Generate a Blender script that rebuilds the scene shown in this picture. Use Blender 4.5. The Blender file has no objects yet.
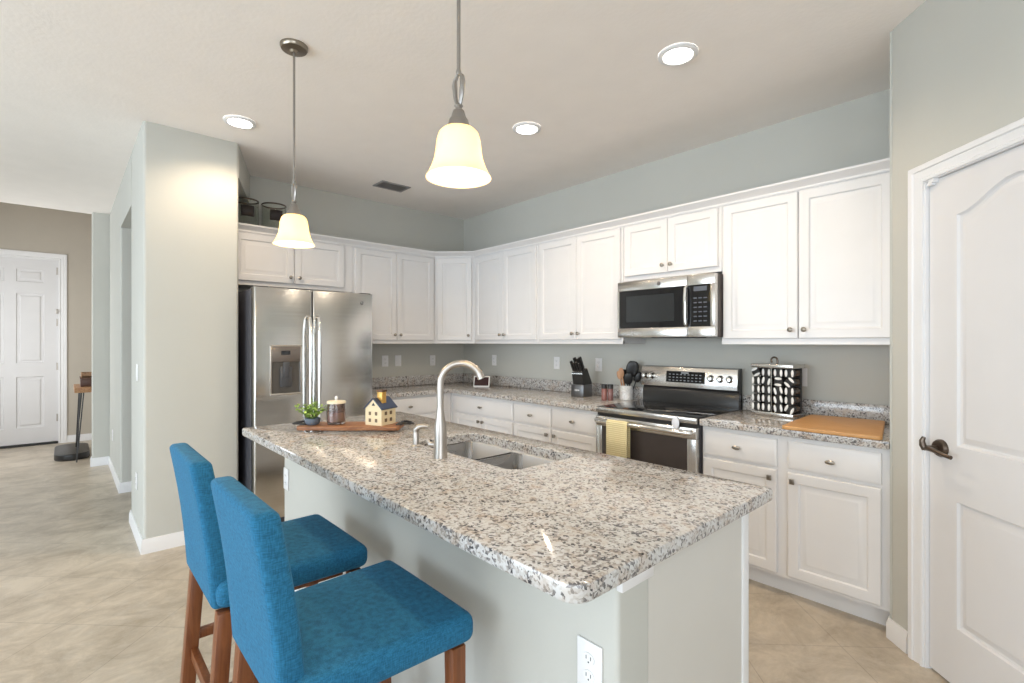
import bpy, bmesh, math, random
from mathutils import Vector, Matrix
random.seed(7)
C = bpy.context.scene.collection
R = math.radians
# ------------------------------------------------------------------ camera, world, light, exposure
sc = bpy.context.scene
cd = bpy.data.cameras.new('camera'); cam = bpy.data.objects.new('camera', cd); C.objects.link(cam)
cd.sensor_width = 36; cd.lens = 493/1024*36; cd.shift_y = 0.001; cd.clip_start = .05
cam.location = (0, 0, 1.375); cam.rotation_euler = (R(90), 0, R(47.76))
sc.camera = cam
sc.view_settings.view_transform = 'Standard'; sc.view_settings.look = 'None'
sc.view_settings.gamma = 1; sc.view_settings.use_curve_mapping = False
sc.view_settings.exposure = 0.30
w = bpy.data.worlds.new('world'); sc.world = w; w.use_nodes = True
w.node_tree.nodes['Background'].inputs[0].default_value = (.75, .87, 1, 1)
w.node_tree.nodes['Background'].inputs[1].default_value = 1.6
def area(name, loc, rot, sx, sy, power, col=(1, 1, 1), spread=180):
    l = bpy.data.lights.new(name, 'AREA'); l.shape = 'RECTANGLE'; l.size = sx; l.size_y = sy
    l.energy = power; l.color = col; l.spread = R(spread)
    o = bpy.data.objects.new(name, l); C.objects.link(o); o.location = loc; o.rotation_euler = [R(a) for a in rot]
    return o
# daylight through the windows and sliding doors of the living room behind the camera; the foyer fill is added
area('daylight_south_slider', (-2.4, -4.45, 1.25), (90, 0, 0), 4.6, 2.2, 152, (.78, .90, 1))
area('daylight_south_window', (1.2, -4.45, 1.5), (90, 0, 0), 1.8, 1.6, 36, (.84, .93, 1))
area('daylight_east_window', (2.95, -1.6, 1.5), (90, 0, 90), 3.2, 1.7, 54, (.88, .94, 1))
area('foyer_fill', (-8.0, -1.2, 1.4), (90, 0, 0), 1.0, 2.0, 26, (.95, .98, 1))  # unseen fill lamp added to brighten the foyer; no window stands here

# ------------------------------------------------------------------ materials
def nt(name):
    m = bpy.data.materials.new(name); m.use_nodes = True
    return m, m.node_tree, m.node_tree.nodes['Principled BSDF']
def node(t, kind, **kw):
    n = t.nodes.new(kind)
    for k, v in kw.items(): setattr(n, k, v)
    return n
def coords(t, scale=(1, 1, 1), rot=(0, 0, 0)):
    c = node(t, 'ShaderNodeTexCoord'); mp = node(t, 'ShaderNodeMapping')
    t.links.new(c.outputs['Object'], mp.inputs[0]); mp.inputs['Scale'].default_value = scale
    mp.inputs['Rotation'].default_value = rot
    return mp.outputs[0]
def noise(t, vec, scale, detail=3, rough=.5, dist=0):
    n = node(t, 'ShaderNodeTexNoise'); t.links.new(vec, n.inputs['Vector'])
    n.inputs['Scale'].default_value = scale; n.inputs['Detail'].default_value = detail
    n.inputs['Roughness'].default_value = rough; n.inputs['Distortion'].default_value = dist
    return n.outputs[0]
def ramp(t, fac, stops, interp='LINEAR'):
    r = node(t, 'ShaderNodeValToRGB'); t.links.new(fac, r.inputs[0]); cr = r.color_ramp; cr.interpolation = interp
    while len(cr.elements) < len(stops): cr.elements.new(.5)
    for e, (p, c) in zip(cr.elements, stops):
        e.position = p; e.color = (*c, 1) if len(c) == 3 else c
    return r.outputs[0]
def mix(t, fac, a, b, mode='MIX'):
    n = node(t, 'ShaderNodeMix', data_type='RGBA', blend_type=mode)
    if hasattr(fac, 'name'): t.links.new(fac, n.inputs[0])
    else: n.inputs[0].default_value = fac
    for v, i in ((a, 6), (b, 7)):
        if hasattr(v, 'name'): t.links.new(v, n.inputs[i])
        else: n.inputs[i].default_value = (*v, 1)
    return n.outputs[2]
def bump(t, b, h, strength, dist):
    n = node(t, 'ShaderNodeBump'); t.links.new(h, n.inputs['Height'])
    n.inputs['Strength'].default_value = strength; n.inputs['Distance'].default_value = dist
    t.links.new(n.outputs[0], b.inputs['Normal'])
def simple(name, col, rough=.5, metal=0, var=.04, vscale=6, bs=0, bscale=60, bd=.002, **kw):
    """paint or plastic with a faint procedural tone variation and optional surface texture"""
    m, t, b = nt(name)
    v = coords(t)
    f = noise(t, v, vscale, 2)
    lo = tuple(c*(1-var) for c in col); hi = tuple(min(1, c*(1+var)) for c in col)
    t.links.new(ramp(t, f, [(.3, lo), (.7, hi)]), b.inputs['Base Color'])
    b.inputs['Roughness'].default_value = rough; b.inputs['Metallic'].default_value = metal
    for k, x in kw.items(): b.inputs[k.replace('_', ' ')].default_value = x
    if bs: bump(t, b, noise(t, v, bscale, 4), bs, bd)
    return m
def steel(name, col, rough, axis='z', streak=.05):
    m, t, b = nt(name)
    s = {'z': (2, 2, 260), 'x': (260, 2, 2), 'y': (2, 260, 2)}[axis]
    f = noise(t, coords(t, s), 1.0, 3)
    t.links.new(ramp(t, f, [(.3, tuple(c*.93 for c in col)), (.7, tuple(min(1, c*1.05) for c in col))]), b.inputs['Base Color'])
    mr = node(t, 'ShaderNodeMapRange'); t.links.new(f, mr.inputs[0])
    mr.inputs[3].default_value = rough-streak; mr.inputs[4].default_value = rough+streak
    t.links.new(mr.outputs[0], b.inputs['Roughness']); b.inputs['Metallic'].default_value = 1
    bump(t, b, f, .06, .001)
    return m
def granite():
    m, t, b = nt('granite')
    v = coords(t)
    dn = noise(t, v, 60, 3)
    vm = node(t, 'ShaderNodeVectorMath', operation='MULTIPLY_ADD')
    t.links.new(node_col(t, v, 55), vm.inputs[0]); vm.inputs[1].default_value = (.012,)*3; t.links.new(v, vm.inputs[2])
    vo = node(t, 'ShaderNodeTexVoronoi'); vo.inputs['Scale'].default_value = 150; t.links.new(vm.outputs[0], vo.inputs['Vector'])
    sp = node(t, 'ShaderNodeSeparateColor'); t.links.new(vo.outputs['Color'], sp.inputs[0])
    big = noise(t, v, 11, 4, .6)
    mid = noise(t, v, 38, 3, .6)
    ad = node(t, 'ShaderNodeMath', operation='MULTIPLY_ADD'); t.links.new(mid, ad.inputs[0]); ad.inputs[1].default_value = 1.1
    t.links.new(sp.outputs[0], ad.inputs[2])
    ad2 = node(t, 'ShaderNodeMath', operation='MULTIPLY_ADD'); t.links.new(big, ad2.inputs[0]); ad2.inputs[1].default_value = .55
    t.links.new(ad.outputs[0], ad2.inputs[2])
    mr = node(t, 'ShaderNodeMapRange'); t.links.new(ad2.outputs[0], mr.inputs[0]); mr.inputs[1].default_value = .35; mr.inputs[2].default_value = 1.75
    c1 = ramp(t, mr.outputs[0], [(0, (.015, .015, .018)), (.24, (.035, .035, .042)), (.33, (.12, .115, .12)), (.43, (.24, .225, .22)),
                                (.54, (.39, .36, .335)), (.66, (.52, .495, .465)), (.85, (.62, .61, .60))])
    warm = ramp(t, noise(t, v, 21, 3), [(.5, (1, 1, 1)), (.68, (.86, .74, .64))])
    c = mix(t, .75, c1, warm, 'MULTIPLY')
    t.links.new(c, b.inputs['Base Color']); b.inputs['Roughness'].default_value = .10
    b.inputs['Specular IOR Level'].default_value = .6
    return m
def node_col(t, v, s):
    n = node(t, 'ShaderNodeTexNoise'); t.links.new(v, n.inputs['Vector']); n.inputs['Scale'].default_value = s
    return n.outputs['Color']
def wood(name, a, b_, scale=8, stretch=(1, 12, 12), rough=.4, spec=.5):
    m, t, b = nt(name)
    v = coords(t, stretch)
    f = noise(t, v, scale, 5, .6, .8)
    t.links.new(ramp(t, f, [(.3, a), (.7, b_)]), b.inputs['Base Color'])
    b.inputs['Roughness'].default_value = rough; b.inputs['Specular IOR Level'].default_value = spec
    bump(t, b, f, .12, .001)
    return m
def tile():
    m, t, b = nt('floor_tile')
    v = coords(t, (1, 1, 1), (0, 0, R(-45)))
    br = node(t, 'ShaderNodeTexBrick'); t.links.new(v, br.inputs['Vector'])
    br.offset = 0; br.inputs['Scale'].default_value = 1; br.inputs['Brick Width'].default_value = .46; br.inputs['Row Height'].default_value = .46
    br.inputs['Mortar Size'].default_value = .003; br.inputs['Mortar Smooth'].default_value = .6
    br.inputs['Color1'].default_value = (.52, .455, .37, 1); br.inputs['Color2'].default_value = (.495, .43, .345, 1)
    br.inputs['Mortar'].default_value = (.38, .325, .26, 1)
    ve = coords(t, (1.25, 1.0, 1), (0, 0, R(-25)))
    f = noise(t, ve, 3.8, 10, .72, .55)
    cl = ramp(t, f, [(.33, (.74, .70, .64)), (.48, (.97, .95, .92)), (.62, (1.20, 1.19, 1.17))])
    c = mix(t, 1, br.outputs[0], cl, 'MULTIPLY')
    c = mix(t, ramp(t, noise(t, ve, 12, 9, .78, .35), [(.5, (0, 0, 0)), (.75, (.5, .5, .5))]), c, (.60, .56, .50))
    t.links.new(c, b.inputs['Base Color']); b.inputs['Roughness'].default_value = .33
    bump(t, b, br.outputs[1], -.25, .003)
    return m
def fabric(name, col):
    m, t, b = nt(name)
    v = coords(t)
    n1 = noise(t, coords(t, (420, 420, 60)), 1, 2); n2 = noise(t, coords(t, (60, 60, 420)), 1, 2)
    mx = node(t, 'ShaderNodeMath', operation='ADD'); t.links.new(n1, mx.inputs[0]); t.links.new(n2, mx.inputs[1])
    mh = node(t, 'ShaderNodeMath', operation='MULTIPLY'); t.links.new(mx.outputs[0], mh.inputs[0]); mh.inputs[1].default_value = .5
    t.links.new(ramp(t, mh.outputs[0], [(.36, tuple(c*.72 for c in col)), (.64, tuple(min(1, c*1.35) for c in col))]), b.inputs['Base Color'])
    b.inputs['Roughness'].default_value = .85; b.inputs['Specular IOR Level'].default_value = .25
    b.inputs['Sheen Weight'].default_value = .12; b.inputs['Sheen Roughness'].default_value = .4; b.inputs['Sheen Tint'].default_value = (.4, .7, 1, 1)
    bump(t, b, mh.outputs[0], .5, .0015)
    return m
def glassy(name, col=(1, 1, 1), rough=.02, ior=1.45):
    m, t, b = nt(name)
    f = noise(t, coords(t), 8, 2)
    t.links.new(ramp(t, f, [(0, tuple(c*.99 for c in col)), (1, col)]), b.inputs['Base Color'])
    b.inputs['Transmission Weight'].default_value = 1; b.inputs['Roughness'].default_value = rough; b.inputs['IOR'].default_value = ior
    return m
def emit(name, col, s, base=(.9, .9, .9)):
    m, t, b = nt(name)
    t.links.new(ramp(t, noise(t, coords(t), 3, 1), [(0, col), (1, col)]), b.inputs['Emission Color'])
    b.inputs['Base Color'].default_value = (*base, 1); b.inputs['Emission Strength'].default_value = s
    return m
WALL = simple('wall_paint', (.555, .55, .505), .85, bs=.25, bscale=90, bd=.002, var=.015, vscale=2)
TAUPE = simple('entry_paint', (.50, .455, .39), .85, bs=.2, bscale=90, var=.015)
CEIL = simple('ceiling_paint', (.92, .87, .825), .9, bs=.35, bscale=45, bd=.003, var=.012)
WHITE = simple('white_trim', (.83, .825, .83), .35, var=.01)
CAB = simple('cabinet_white', (.80, .785, .78), .32, var=.012)
DOORW = simple('door_white', (.74, .73, .735), .38, var=.012)
GRAN = granite(); TILE = tile()
SST = steel('stainless_steel', (.60, .59, .57), .19, 'z', .04); SSX = steel('brushed_steel', (.66, .64, .61), .24, 'x')
SINKM = steel('sink_steel', (.27, .26, .25), .27, 'x'); NICK = simple('brushed_nickel', (.50, .46, .42), .38, 1, var=.03)
CHROME = simple('chrome', (.75, .74, .72), .12, 1); BRONZE = simple('dark_bronze', (.13, .10, .08), .3, .9)
KNOBM = simple('knob_nickel', (.33, .30, .26), .28, 1)
DARK = simple('fridge_side_grey', (.055, .055, .065), .45, bs=.1, bscale=200)
BLACKG = simple('black_glass', (.012, .012, .014), .06, var=.1)
BLACK = simple('black_plastic', (.018, .017, .017), .35, var=.1); CHAR = simple('charcoal_plastic', (.07, .07, .075), .4)
BLUE = fabric('blue_upholstery', (.020, .140, .262))
LEG = wood('stool_wood', (.14, .040, .012), (.26, .088, .028), 5, (10, 10, 1), .35)
BAMBOO = wood('bamboo_board', (.52, .26, .09), (.66, .36, .14), 5, (2, 26, 8), .45)
WALNUT = wood('walnut_board', (.20, .075, .03), (.42, .19, .085), 5, (2, 16, 10), .5)
SHADE = None

# ------------------------------------------------------------------ mesh building
class M:
    """collects shapes and links them as one mesh object"""
    def __init__(s): s.v = []; s.f = []; s.mi = []; s.k = 0; s.i0 = 0
    def mark(s): s.i0 = len(s.v); return s
    def add(s, vs, fs):
        o = len(s.v); s.v += [Vector(p) for p in vs]; s.f += [tuple(i+o for i in f) for f in fs]; s.mi += [s.k]*len(fs)
        return s
    def addbm(s, bm):
        bm.verts.index_update(); s.add([v.co for v in bm.verts], [[v.index for v in f.verts] for f in bm.faces]); bm.free()
        return s
    def xf(s, mat):       # transforms what was added since mark()
        for i in range(s.i0, len(s.v)): s.v[i] = mat @ s.v[i]
        return s
    def fn(s, f):
        for i in range(s.i0, len(s.v)): s.v[i] = Vector(f(s.v[i]))
        return s
    def box(s, x0, x1, y0, y1, z0, z1, bev=0, seg=2, cuts=0):
        bm = bmesh.new(); bmesh.ops.create_cube(bm, size=1)
        for v in bm.verts: v.co = ((x0+x1)/2+v.co.x*(x1-x0), (y0+y1)/2+v.co.y*(y1-y0), (z0+z1)/2+v.co.z*(z1-z0))
        if bev: bmesh.ops.bevel(bm, geom=bm.edges[:], offset=bev, segments=seg, profile=.5, affect='EDGES')
        if cuts: bmesh.ops.subdivide_edges(bm, edges=[e for e in bm.edges if e.calc_length() > bev*2.2], cuts=cuts, use_grid_fill=True)
        return s.addbm(bm)
    def prism(s, poly, a0, a1, axis='z', bev=0):
        n = len(poly)
        def P(p, a): return {'z': (p[0], p[1], a), 'y': (p[0], a, p[1]), 'x': (a, p[0], p[1])}[axis]
        bm = bmesh.new()
        A = [bm.verts.new(P(p, a0)) for p in poly]; B = [bm.verts.new(P(p, a1)) for p in poly]
        fa = bm.faces.new(A); fb = bm.faces.new(B)
        for i in range(n): bm.faces.new((A[i], A[(i+1) % n], B[(i+1) % n], B[i]))
        bmesh.ops.recalc_face_normals(bm, faces=bm.faces)
        if bev:
            es = list(set(fa.edges[:]+fb.edges[:])); bmesh.ops.bevel(bm, geom=es, offset=bev, segments=3, profile=.5, affect='EDGES')
        return s.addbm(bm)
    def lathe(s, prof, c=(0, 0, 0), seg=24, axis='z', caps=True):
        vs = []; fs = []; n = len(prof)
        for r, h in prof:
            for j in range(seg):
                a = 2*math.pi*j/seg; x, y = max(r, 1e-5)*math.cos(a), max(r, 1e-5)*math.sin(a)
                p = {'z': (x, y, h), 'y': (x, h, y), 'x': (h, x, y)}[axis]
                vs.append((c[0]+p[0], c[1]+p[1], c[2]+p[2]))
        for i in range(n-1):
            for j in range(seg): fs.append((i*seg+j, i*seg+(j+1) % seg, (i+1)*seg+(j+1) % seg, (i+1)*seg+j))
        if caps:
            fs.append(tuple(range(seg))[::-1]); fs.append(tuple((n-1)*seg+j for j in range(seg)))
        return s.add(vs, fs)
    def cyl(s, c, r, h, seg=24, axis='z', r2=None): return s.lathe([(r, 0), (r if r2 is None else r2, h)], c, seg, axis)
    def tube(s, pts, r, seg=10, caps=True, closed=False):
        pts = [Vector(p) for p in pts]; n = len(pts); rs = r if isinstance(r, (list, tuple)) else [r]*n
        T = []
        for i in range(n):
            a = pts[(i-1) % n] if closed or i else pts[0]; b = pts[(i+1) % n] if closed or i < n-1 else pts[-1]
            T.append((b-a).normalized())
        up = Vector((0, 0, 1)) if abs(T[0].z) < .9 else Vector((1, 0, 0))
        u = T[0].cross(up).normalized(); vs = []; fs = []
        for i in range(n):
            u = (u - T[i]*u.dot(T[i])).normalized(); w_ = T[i].cross(u)
            for j in range(seg):
                a = 2*math.pi*j/seg; vs.append(pts[i]+(u*math.cos(a)+w_*math.sin(a))*rs[i])
        for i in range(n if closed else n-1):
            k = (i+1) % n
            for j in range(seg): fs.append((i*seg+j, i*seg+(j+1) % seg, k*seg+(j+1) % seg, k*seg+j))
        if caps and not closed: fs.append(tuple(range(seg))[::-1]); fs.append(tuple((n-1)*seg+j for j in range(seg)))
        return s.add(vs, fs)
    def rings(s, loops, cap=True, back=False):
        """loops: equal-length closed point lists joined in order; the last is filled"""
        n = len(loops[0]); vs = [p for l in loops for p in l]; fs = []
        for i in range(len(loops)-1):
            for j in range(n): fs.append((i*n+j, i*n+(j+1) % n, (i+1)*n+(j+1) % n, (i+1)*n+j))
        if cap: fs.append(tuple((len(loops)-1)*n+j for j in range(n)))
        if back: fs.append(tuple(range(n))[::-1])
        return s.add(vs, fs)
    def panel(s, x0, x1, z0, z1, y, prof, arch=0):
        """recessed/raised panel: prof = [(inset, depth)], facing -y"""
        L = []
        for ins, d in prof:
            a, b, c_, e = x0+ins, x1-ins, z0+ins, z1-ins
            if arch:
                top = []
                for k in range(13):
                    u = k/12; top.append((b+(a-b)*u, y+d, e+arch*(.5-.5*math.cos(2*math.pi*u))))
                L.append([(a, y+d, c_), (b, y+d, c_)]+top)
            else: L.append([(a, y+d, c_), (b, y+d, c_), (b, y+d, e), (a, y+d, e)])
        return s.rings(L)
    def build(s, name, mat, parent=None, smooth=35, fix=True, loc=None, rz=None):
        me = bpy.data.meshes.new(name)
        me.from_pydata([tuple(p) for p in s.v], [], s.f); me.update()
        mats = mat if isinstance(mat, (list, tuple)) else [mat]
        for m_ in mats: me.materials.append(m_)
        for p, k in zip(me.polygons, s.mi): p.material_index = min(k, len(mats)-1)
        if fix:
            bm = bmesh.new(); bm.from_mesh(me); bmesh.ops.remove_doubles(bm, verts=bm.verts[:], dist=1e-5)
            bmesh.ops.recalc_face_normals(bm, faces=bm.faces[:]); bm.to_mesh(me); bm.free()
        if smooth:
            for p in me.polygons: p.use_smooth = True
            me.set_sharp_from_angle(angle=R(smooth))
        o = bpy.data.objects.new(name, me); C.objects.link(o)
        if parent: o.parent = parent
        if loc: o.location = loc
        if rz is not None: o.rotation_euler.z = rz
        return o
def thing(name, label, cat, loc=(0, 0, 0), rz=0, group=None):
    o = bpy.data.objects.new(name, None); C.objects.link(o); o.empty_display_size = .05
    o.location = loc; o.rotation_euler.z = rz; o['label'] = label; o['category'] = cat
    if group: o['group'] = group
    return o
def tag(o, label, cat, group=None):
    o['label'] = label; o['category'] = cat
    if group: o['group'] = group
    return o
def struct(name, m, mat, parent=None, smooth=35):
    o = m.build(name, mat, parent, smooth); o['kind'] = 'structure'
    return o
def dup(root, loc=None, rz=None, label=None):
    r = root.copy(); C.objects.link(r)
    for ch in list(root.children):
        c = ch.copy(); C.objects.link(c); c.parent = r
        for g in ch.children:
            d = g.copy(); C.objects.link(d); d.parent = c
    if loc is not None: r.location = loc
    if rz is not None: r.rotation_euler.z = rz
    if label: r['label'] = label
    return r
def lab(o, l): o['label'] = l; return o
H = 2.82                                                   # ceiling
XF, YR = -4.68, 3.48                                       # faces of the fridge wall and of the range wall

# ------------------------------------------------------------------ the room
struct('floor', M().box(-9.3, 3.1, -4.7, 3.7, -.1, 0), TILE)
struct('ceiling', M().box(-7.17, 3.1, -4.7, 3.7, H, H+.1).box(-7.29, -7.17, -1.3, .6, H, 3.35), CEIL)
struct('ceiling_foyer', M().box(-9.3, -7.17, -1.4, .8, 3.35, 3.45), CEIL)
struct('wall_range', M().box(XF-.12, -.517, YR, YR+.12, 0, H), WALL)
struct('wall_fridge', M().box(XF-.12, XF, .939, YR, 0, H), WALL)
def rpoly(pts):                                            # (x, y, corner radius)
    out = []; n = len(pts)
    for i, (x, y, r) in enumerate(pts):
        if not r: out.append((x, y)); continue
        p = Vector((x, y)); a = (Vector(pts[i-1][:2])-p).normalized(); b = (Vector(pts[(i+1) % n][:2])-p).normalized()
        h = a.angle(b)/2; t_ = r/math.tan(h); cc = p+(a+b).normalized()*(r/math.sin(h)); s0 = p+a*t_-cc; s1 = p+b*t_-cc
        a0 = math.atan2(s0.y, s0.x); da = math.atan2(s1.y, s1.x)-a0
        da = (da+math.pi) % (2*math.pi)-math.pi
        for k in range(7): out.append((cc.x+r*math.cos(a0+da*k/6), cc.y+r*math.sin(a0+da*k/6)))
    return out
struct('wall_pillar', M().prism(rpoly([(-4.755, .379, .02), (-3.985, .379, .02), (-3.985, .939, .02), (-4.755, .939, 0)]), 0, H), WALL)
struct('wall_alcove', M().prism([(-3.999, .937), (-4.0, .941), (-4.672, 1.185), (-4.672, .941)], 2.575, H), WALL)
struct('wall_hall', M().prism(rpoly([(-7.17, .379, 0), (-5.738, .379, .015), (-5.738, .49, .015), (-7.17, .49, 0)]), 0, H)
       .box(-5.738, -4.755, .379, .49, 2.425, H), WALL)
struct('wall_corridor', M().box(-5.86, -5.738, .49, 2.2, 0, H).box(-5.86, XF-.12, 2.2, 2.3, 0, H).box(-4.9, XF-.12, .939, 2.2, 0, H), WALL)
struct('wall_hall_return', M().prism(rpoly([(-7.29, .227, .015), (-7.17, .227, .015), (-7.17, .49, 0), (-7.29, .49, 0)]), 0, H), WALL)
struct('wall_foyer', M().box(-9.15, -7.29, .49, .6, 0, 3.35), TAUPE)
struct('wall_entry', M().box(-9.27, -9.15, -.055, .6, 0, 3.35).box(-9.27, -9.15, -1.4, -.985, 0, 3.35).box(-9.27, -9.15, -.985, -.055, 2.5, 3.35), TAUPE)
struct('wall_hall_south', M().box(-9.15, -6.4, -1.4, -1.3, 0, 3.35), WALL)
struct('wall_living_west', M().box(-6.5, -6.4, -4.6, -1.4, 0, H), WALL)
# south wall with its glass sliders and window, east wall with its window
def holed(name, along, c0, c1, u0, u1, holes):
    m = M(); B = (lambda a, b, z0, z1: m.box(a, b, c0, c1, z0, z1)) if along == 'x' else (lambda a, b, z0, z1: m.box(c0, c1, a, b, z0, z1))
    p = u0
    for a, b, z0, z1 in holes:
        B(p, a, 0, H); B(a, b, z1, H)
        if z0 > 0: B(a, b, 0, z0)
        p = b
    B(p, u1, 0, H); struct(name, m, WALL)
holed('wall_south', 'x', -4.65, -4.5, -6.5, 3.1, [(-4.8, 0, .0, 2.4), (.3, 2.1, .7, 2.3)])
holed('wall_east', 'y', 3.0, 3.1, -4.65, 2.0, [(-3.3, .1, .65, 2.35)])
struct('wall_dining_return', M().box(.33, 3.1, 1.98, 2.1, 0, H), WALL)
def window(name, along, c, a, b, z0, z1, n):
    m = M(); g = M(); t_ = .05
    def B(mm, u0, u1, y0, y1, p, q): mm.box(u0, u1, y0, y1, p, q) if along == 'x' else mm.box(y0, y1, u0, u1, p, q)
    B(m, a, b, c-.03, c+.03, z0, z0+t_); B(m, a, b, c-.03, c+.03, z1-t_, z1)
    for k in range(n+1):
        u = a+(b-a)*k/n; B(m, max(a, u-t_/2), min(b, u+t_/2), c-.03, c+.03, z0+t_, z1-t_)
    B(g, a+.01, b-.01, c-.004, c+.004, z0+.01, z1-.01)
    o = struct(name, m, WHITE)
    g.build('glass_pane', glassy('window_glass', (.95, .98, 1)), o)
window('window_1', 'x', -4.57, -4.8, 0, .0, 2.4, 3); window('window_2', 'x', -4.57, .3, 2.1, .7, 2.3, 2); window('window_3', 'y', 3.05, -3.3, .1, .65, 2.35, 3)
# pantry: return beside the cabinets, then a diagonal wall with the door
def diag(m): return m.xf(Matrix.Translation((-.517, 2.845, 0)) @ Matrix.Rotation(R(-45), 4, 'Z'))
struct('wall_pantry_return', M().box(-.517, -.42, 2.845, YR+.12, 0, H), WALL)
dt0, dt1, dz = .213, .975, 2.05                            # door opening along the diagonal wall
m = M(); m.prism(rpoly([(0, 0, .012), (dt0, 0, 0), (dt0, .11, 0), (.07, .11, 0)]), 0, H); m.box(dt1, 1.22, 0, .11, 0, H); m.box(dt0, dt1, 0, .11, dz+.015, H)
struct('wall_pantry', diag(m), WALL)

def base(name, pts, h=.094, t_=.013):                      # baseboard along a polyline, room on its right-hand side
    m = M()
    P = [Vector(p) for p in pts]; n = len(P); off = []
    for i in range(n):
        ds = [(P[j+1]-P[j]).normalized() for j in (i-1, i) if 0 <= j < n-1]
        ns = [Vector((d.y, -d.x)) for d in ds]; a = sum(ns, Vector((0, 0))).normalized(); off.append(a/max(.3, a.dot(ns[0])))
    prof = [(0, 0), (t_, 0), (t_, h-.03), (t_*.6, h-.012), (t_*.45, h), (0, h)]
    k = len(prof); vs = []; fs = []
    for i in range(n):
        for (o_, z) in prof: q = P[i]+off[i]*o_; vs.append((q.x, q.y, z))
    for i in range(n-1):
        for j in range(k): fs.append((i*k+j, i*k+(j+1) % k, (i+1)*k+(j+1) % k, (i+1)*k+j))
    fs.append(tuple(range(k))); fs.append(tuple((n-1)*k+j for j in range(k)))
    m.add(vs, fs); return struct(name, m, WHITE)
base('baseboard_pillar', [(-4.755, .939-.3), (-4.755, .379), (-3.985, .379), (-3.985, .939)])
base('baseboard_hall', [(-7.17, .379), (-5.738, .379), (-5.738, 2.2)])
base('baseboard_hall_return', [(-7.29, .49), (-7.29, .227), (-7.17, .227), (-7.17, .379)])
base('baseboard_entry', [(-9.15, .02), (-9.15, .49), (-7.29, .49)])
s2 = math.sqrt(.5)
base('baseboard_pantry', [(-.517, 2.90), (-.517, 2.845), (-.517+.118*s2, 2.845-.118*s2)])

def casing(m, a, b, z1, wd, y, tk=.018):
    prof = [(0, 0), (0, -tk*.5), (wd*.14, -tk*.7), (wd*.22, -tk*.35), (wd*.3, -tk*.4), (wd*.55, -tk*.75), (wd*.60, -tk*.6), (wd*.66, -tk*.95), (wd*.92, -tk), (wd, -tk*.6), (wd, 0)]
    k = len(prof); vs = []; fs = []
    for corner in range(4):
        for o_, d in prof:
            vs.append([(a-o_, y+d, 0), (a-o_, y+d, z1+o_), (b+o_, y+d, z1+o_), (b+o_, y+d, 0)][corner])
    for i in range(3):
        for j in range(k): fs.append((i*k+j, i*k+(j+1) % k, (i+1)*k+(j+1) % k, (i+1)*k+j))
    return m.add(vs, fs)
# pantry door: two moulded panels, the upper one arched
d = M(); a, b = dt0+.003, dt1-.003; y0, y1 = .012, .047; st = .135
px0, px1 = a+st, b-st
d.box(a, px0, y0, y1, .012, dz); d.box(px1, b, y0, y1, .012, dz)
d.box(px0, px1, y0, y1, .012, .245); d.box(px0, px1, y0, y1, .745, .965)
top = [(px0, dz), (px0, 1.88)]+[(px0+(px1-px0)*k/12, 1.88+.085*(.5-.5*math.cos(2*math.pi*k/12))) for k in range(1, 12)]+[(px1, 1.88), (px1, dz)]
d.prism(top, y0, y1, 'y')
PR = [(0, 0), (.006, .009), (.014, .012), (.022, .010), (.036, .003), (.042, .003)]
d.panel(px0, px1, .245, .745, y0, PR); d.panel(px0, px1, .965, 1.88, y0, PR, arch=.085)
door2 = diag(d).build('door_2', DOORW, None, 30); door2['kind'] = 'structure'
diag(casing(M(), dt0-.006, dt1+.006, dz+.006, .074, 0, .02)).build('door_casing', WHITE, door2)
diag(M().box(dt0-.006, dt0+.001, -.002, .09, 0, dz+.006).box(dt1-.001, dt1+.006, -.002, .09, 0, dz+.006).box(dt0, dt1, -.002, .09, dz+.002, dz+.012)).build('door_jamb', WHITE, door2)
hd = M(); hx = dt0+.065
hd.lathe([(.036, .012), (.036, .004), (.031, -.004), (.02, -.008)], (hx, 0, .943), 24, 'y'); hd.cyl((hx, -.055, .943), .011, .05, 16, 'y')
hd.tube([(hx, -.05, .943), (hx+.03, -.056, .945), (hx+.065, -.055, .94), (hx+.10, -.05, .932), (hx+.118, -.046, .93)], [.011, .010, .008, .007, .008], 12)
hd.tube([(hx, -.052, .937), (hx-.006, -.058, .955), (hx-.006, -.06, .972), (hx-.002, -.056, .988)], [.012, .012, .010, .007], 12)
lab(diag(hd).build('door_handle', BRONZE, door2), 'dark bronze lever handle')
diag(M().box(dt0-.008, dt0+.035, -.004, .012, dz-.02, dz-.008).box(dt0+.02, dt0+.05, -.008, .012, dz-.012, dz+.004).box(dt0+.004, dt0+.01, -.012, -.002, dz-.03, dz-.008)).build('door_catch', WHITE, door2)
# entry door, six panels; local frame: x along the door, faces -y, then turned to face +x
def ent(m): return m.xf(Matrix.Translation((-9.15, -.985, 0)) @ Matrix.Rotation(R(90), 4, 'Z'))
d = M(); W = .915; y0, y1 = .03, .07; zs = [(.24, .92), (1.10, 2.03), (2.18, 2.35)]; X = [(.135, .405), (.515, .785)]
for x0, x1 in ((.007, .135), (.405, .515), (.785, W+.007)): d.box(x0, x1, y0, y1, .03, 2.49)
for z0, z1 in ((.03, .24), (.92, 1.10), (2.03, 2.18), (2.35, 2.49)):
    for x0, x1 in X: d.box(x0, x1, y0, y1, z0, z1)
for z0, z1 in zs:
    for x0, x1 in X: d.panel(x0, x1, z0, z1, y0, [(0, 0), (.008, .012), (.03, .014), (.045, .004), (.06, .004)])
door1 = ent(d).build('door_1', DOORW, None, 30); door1['kind'] = 'structure'
ent(casing(M(), .0, .93, 2.5, .085, 0)).build('door_casing', WHITE, door1)
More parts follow.
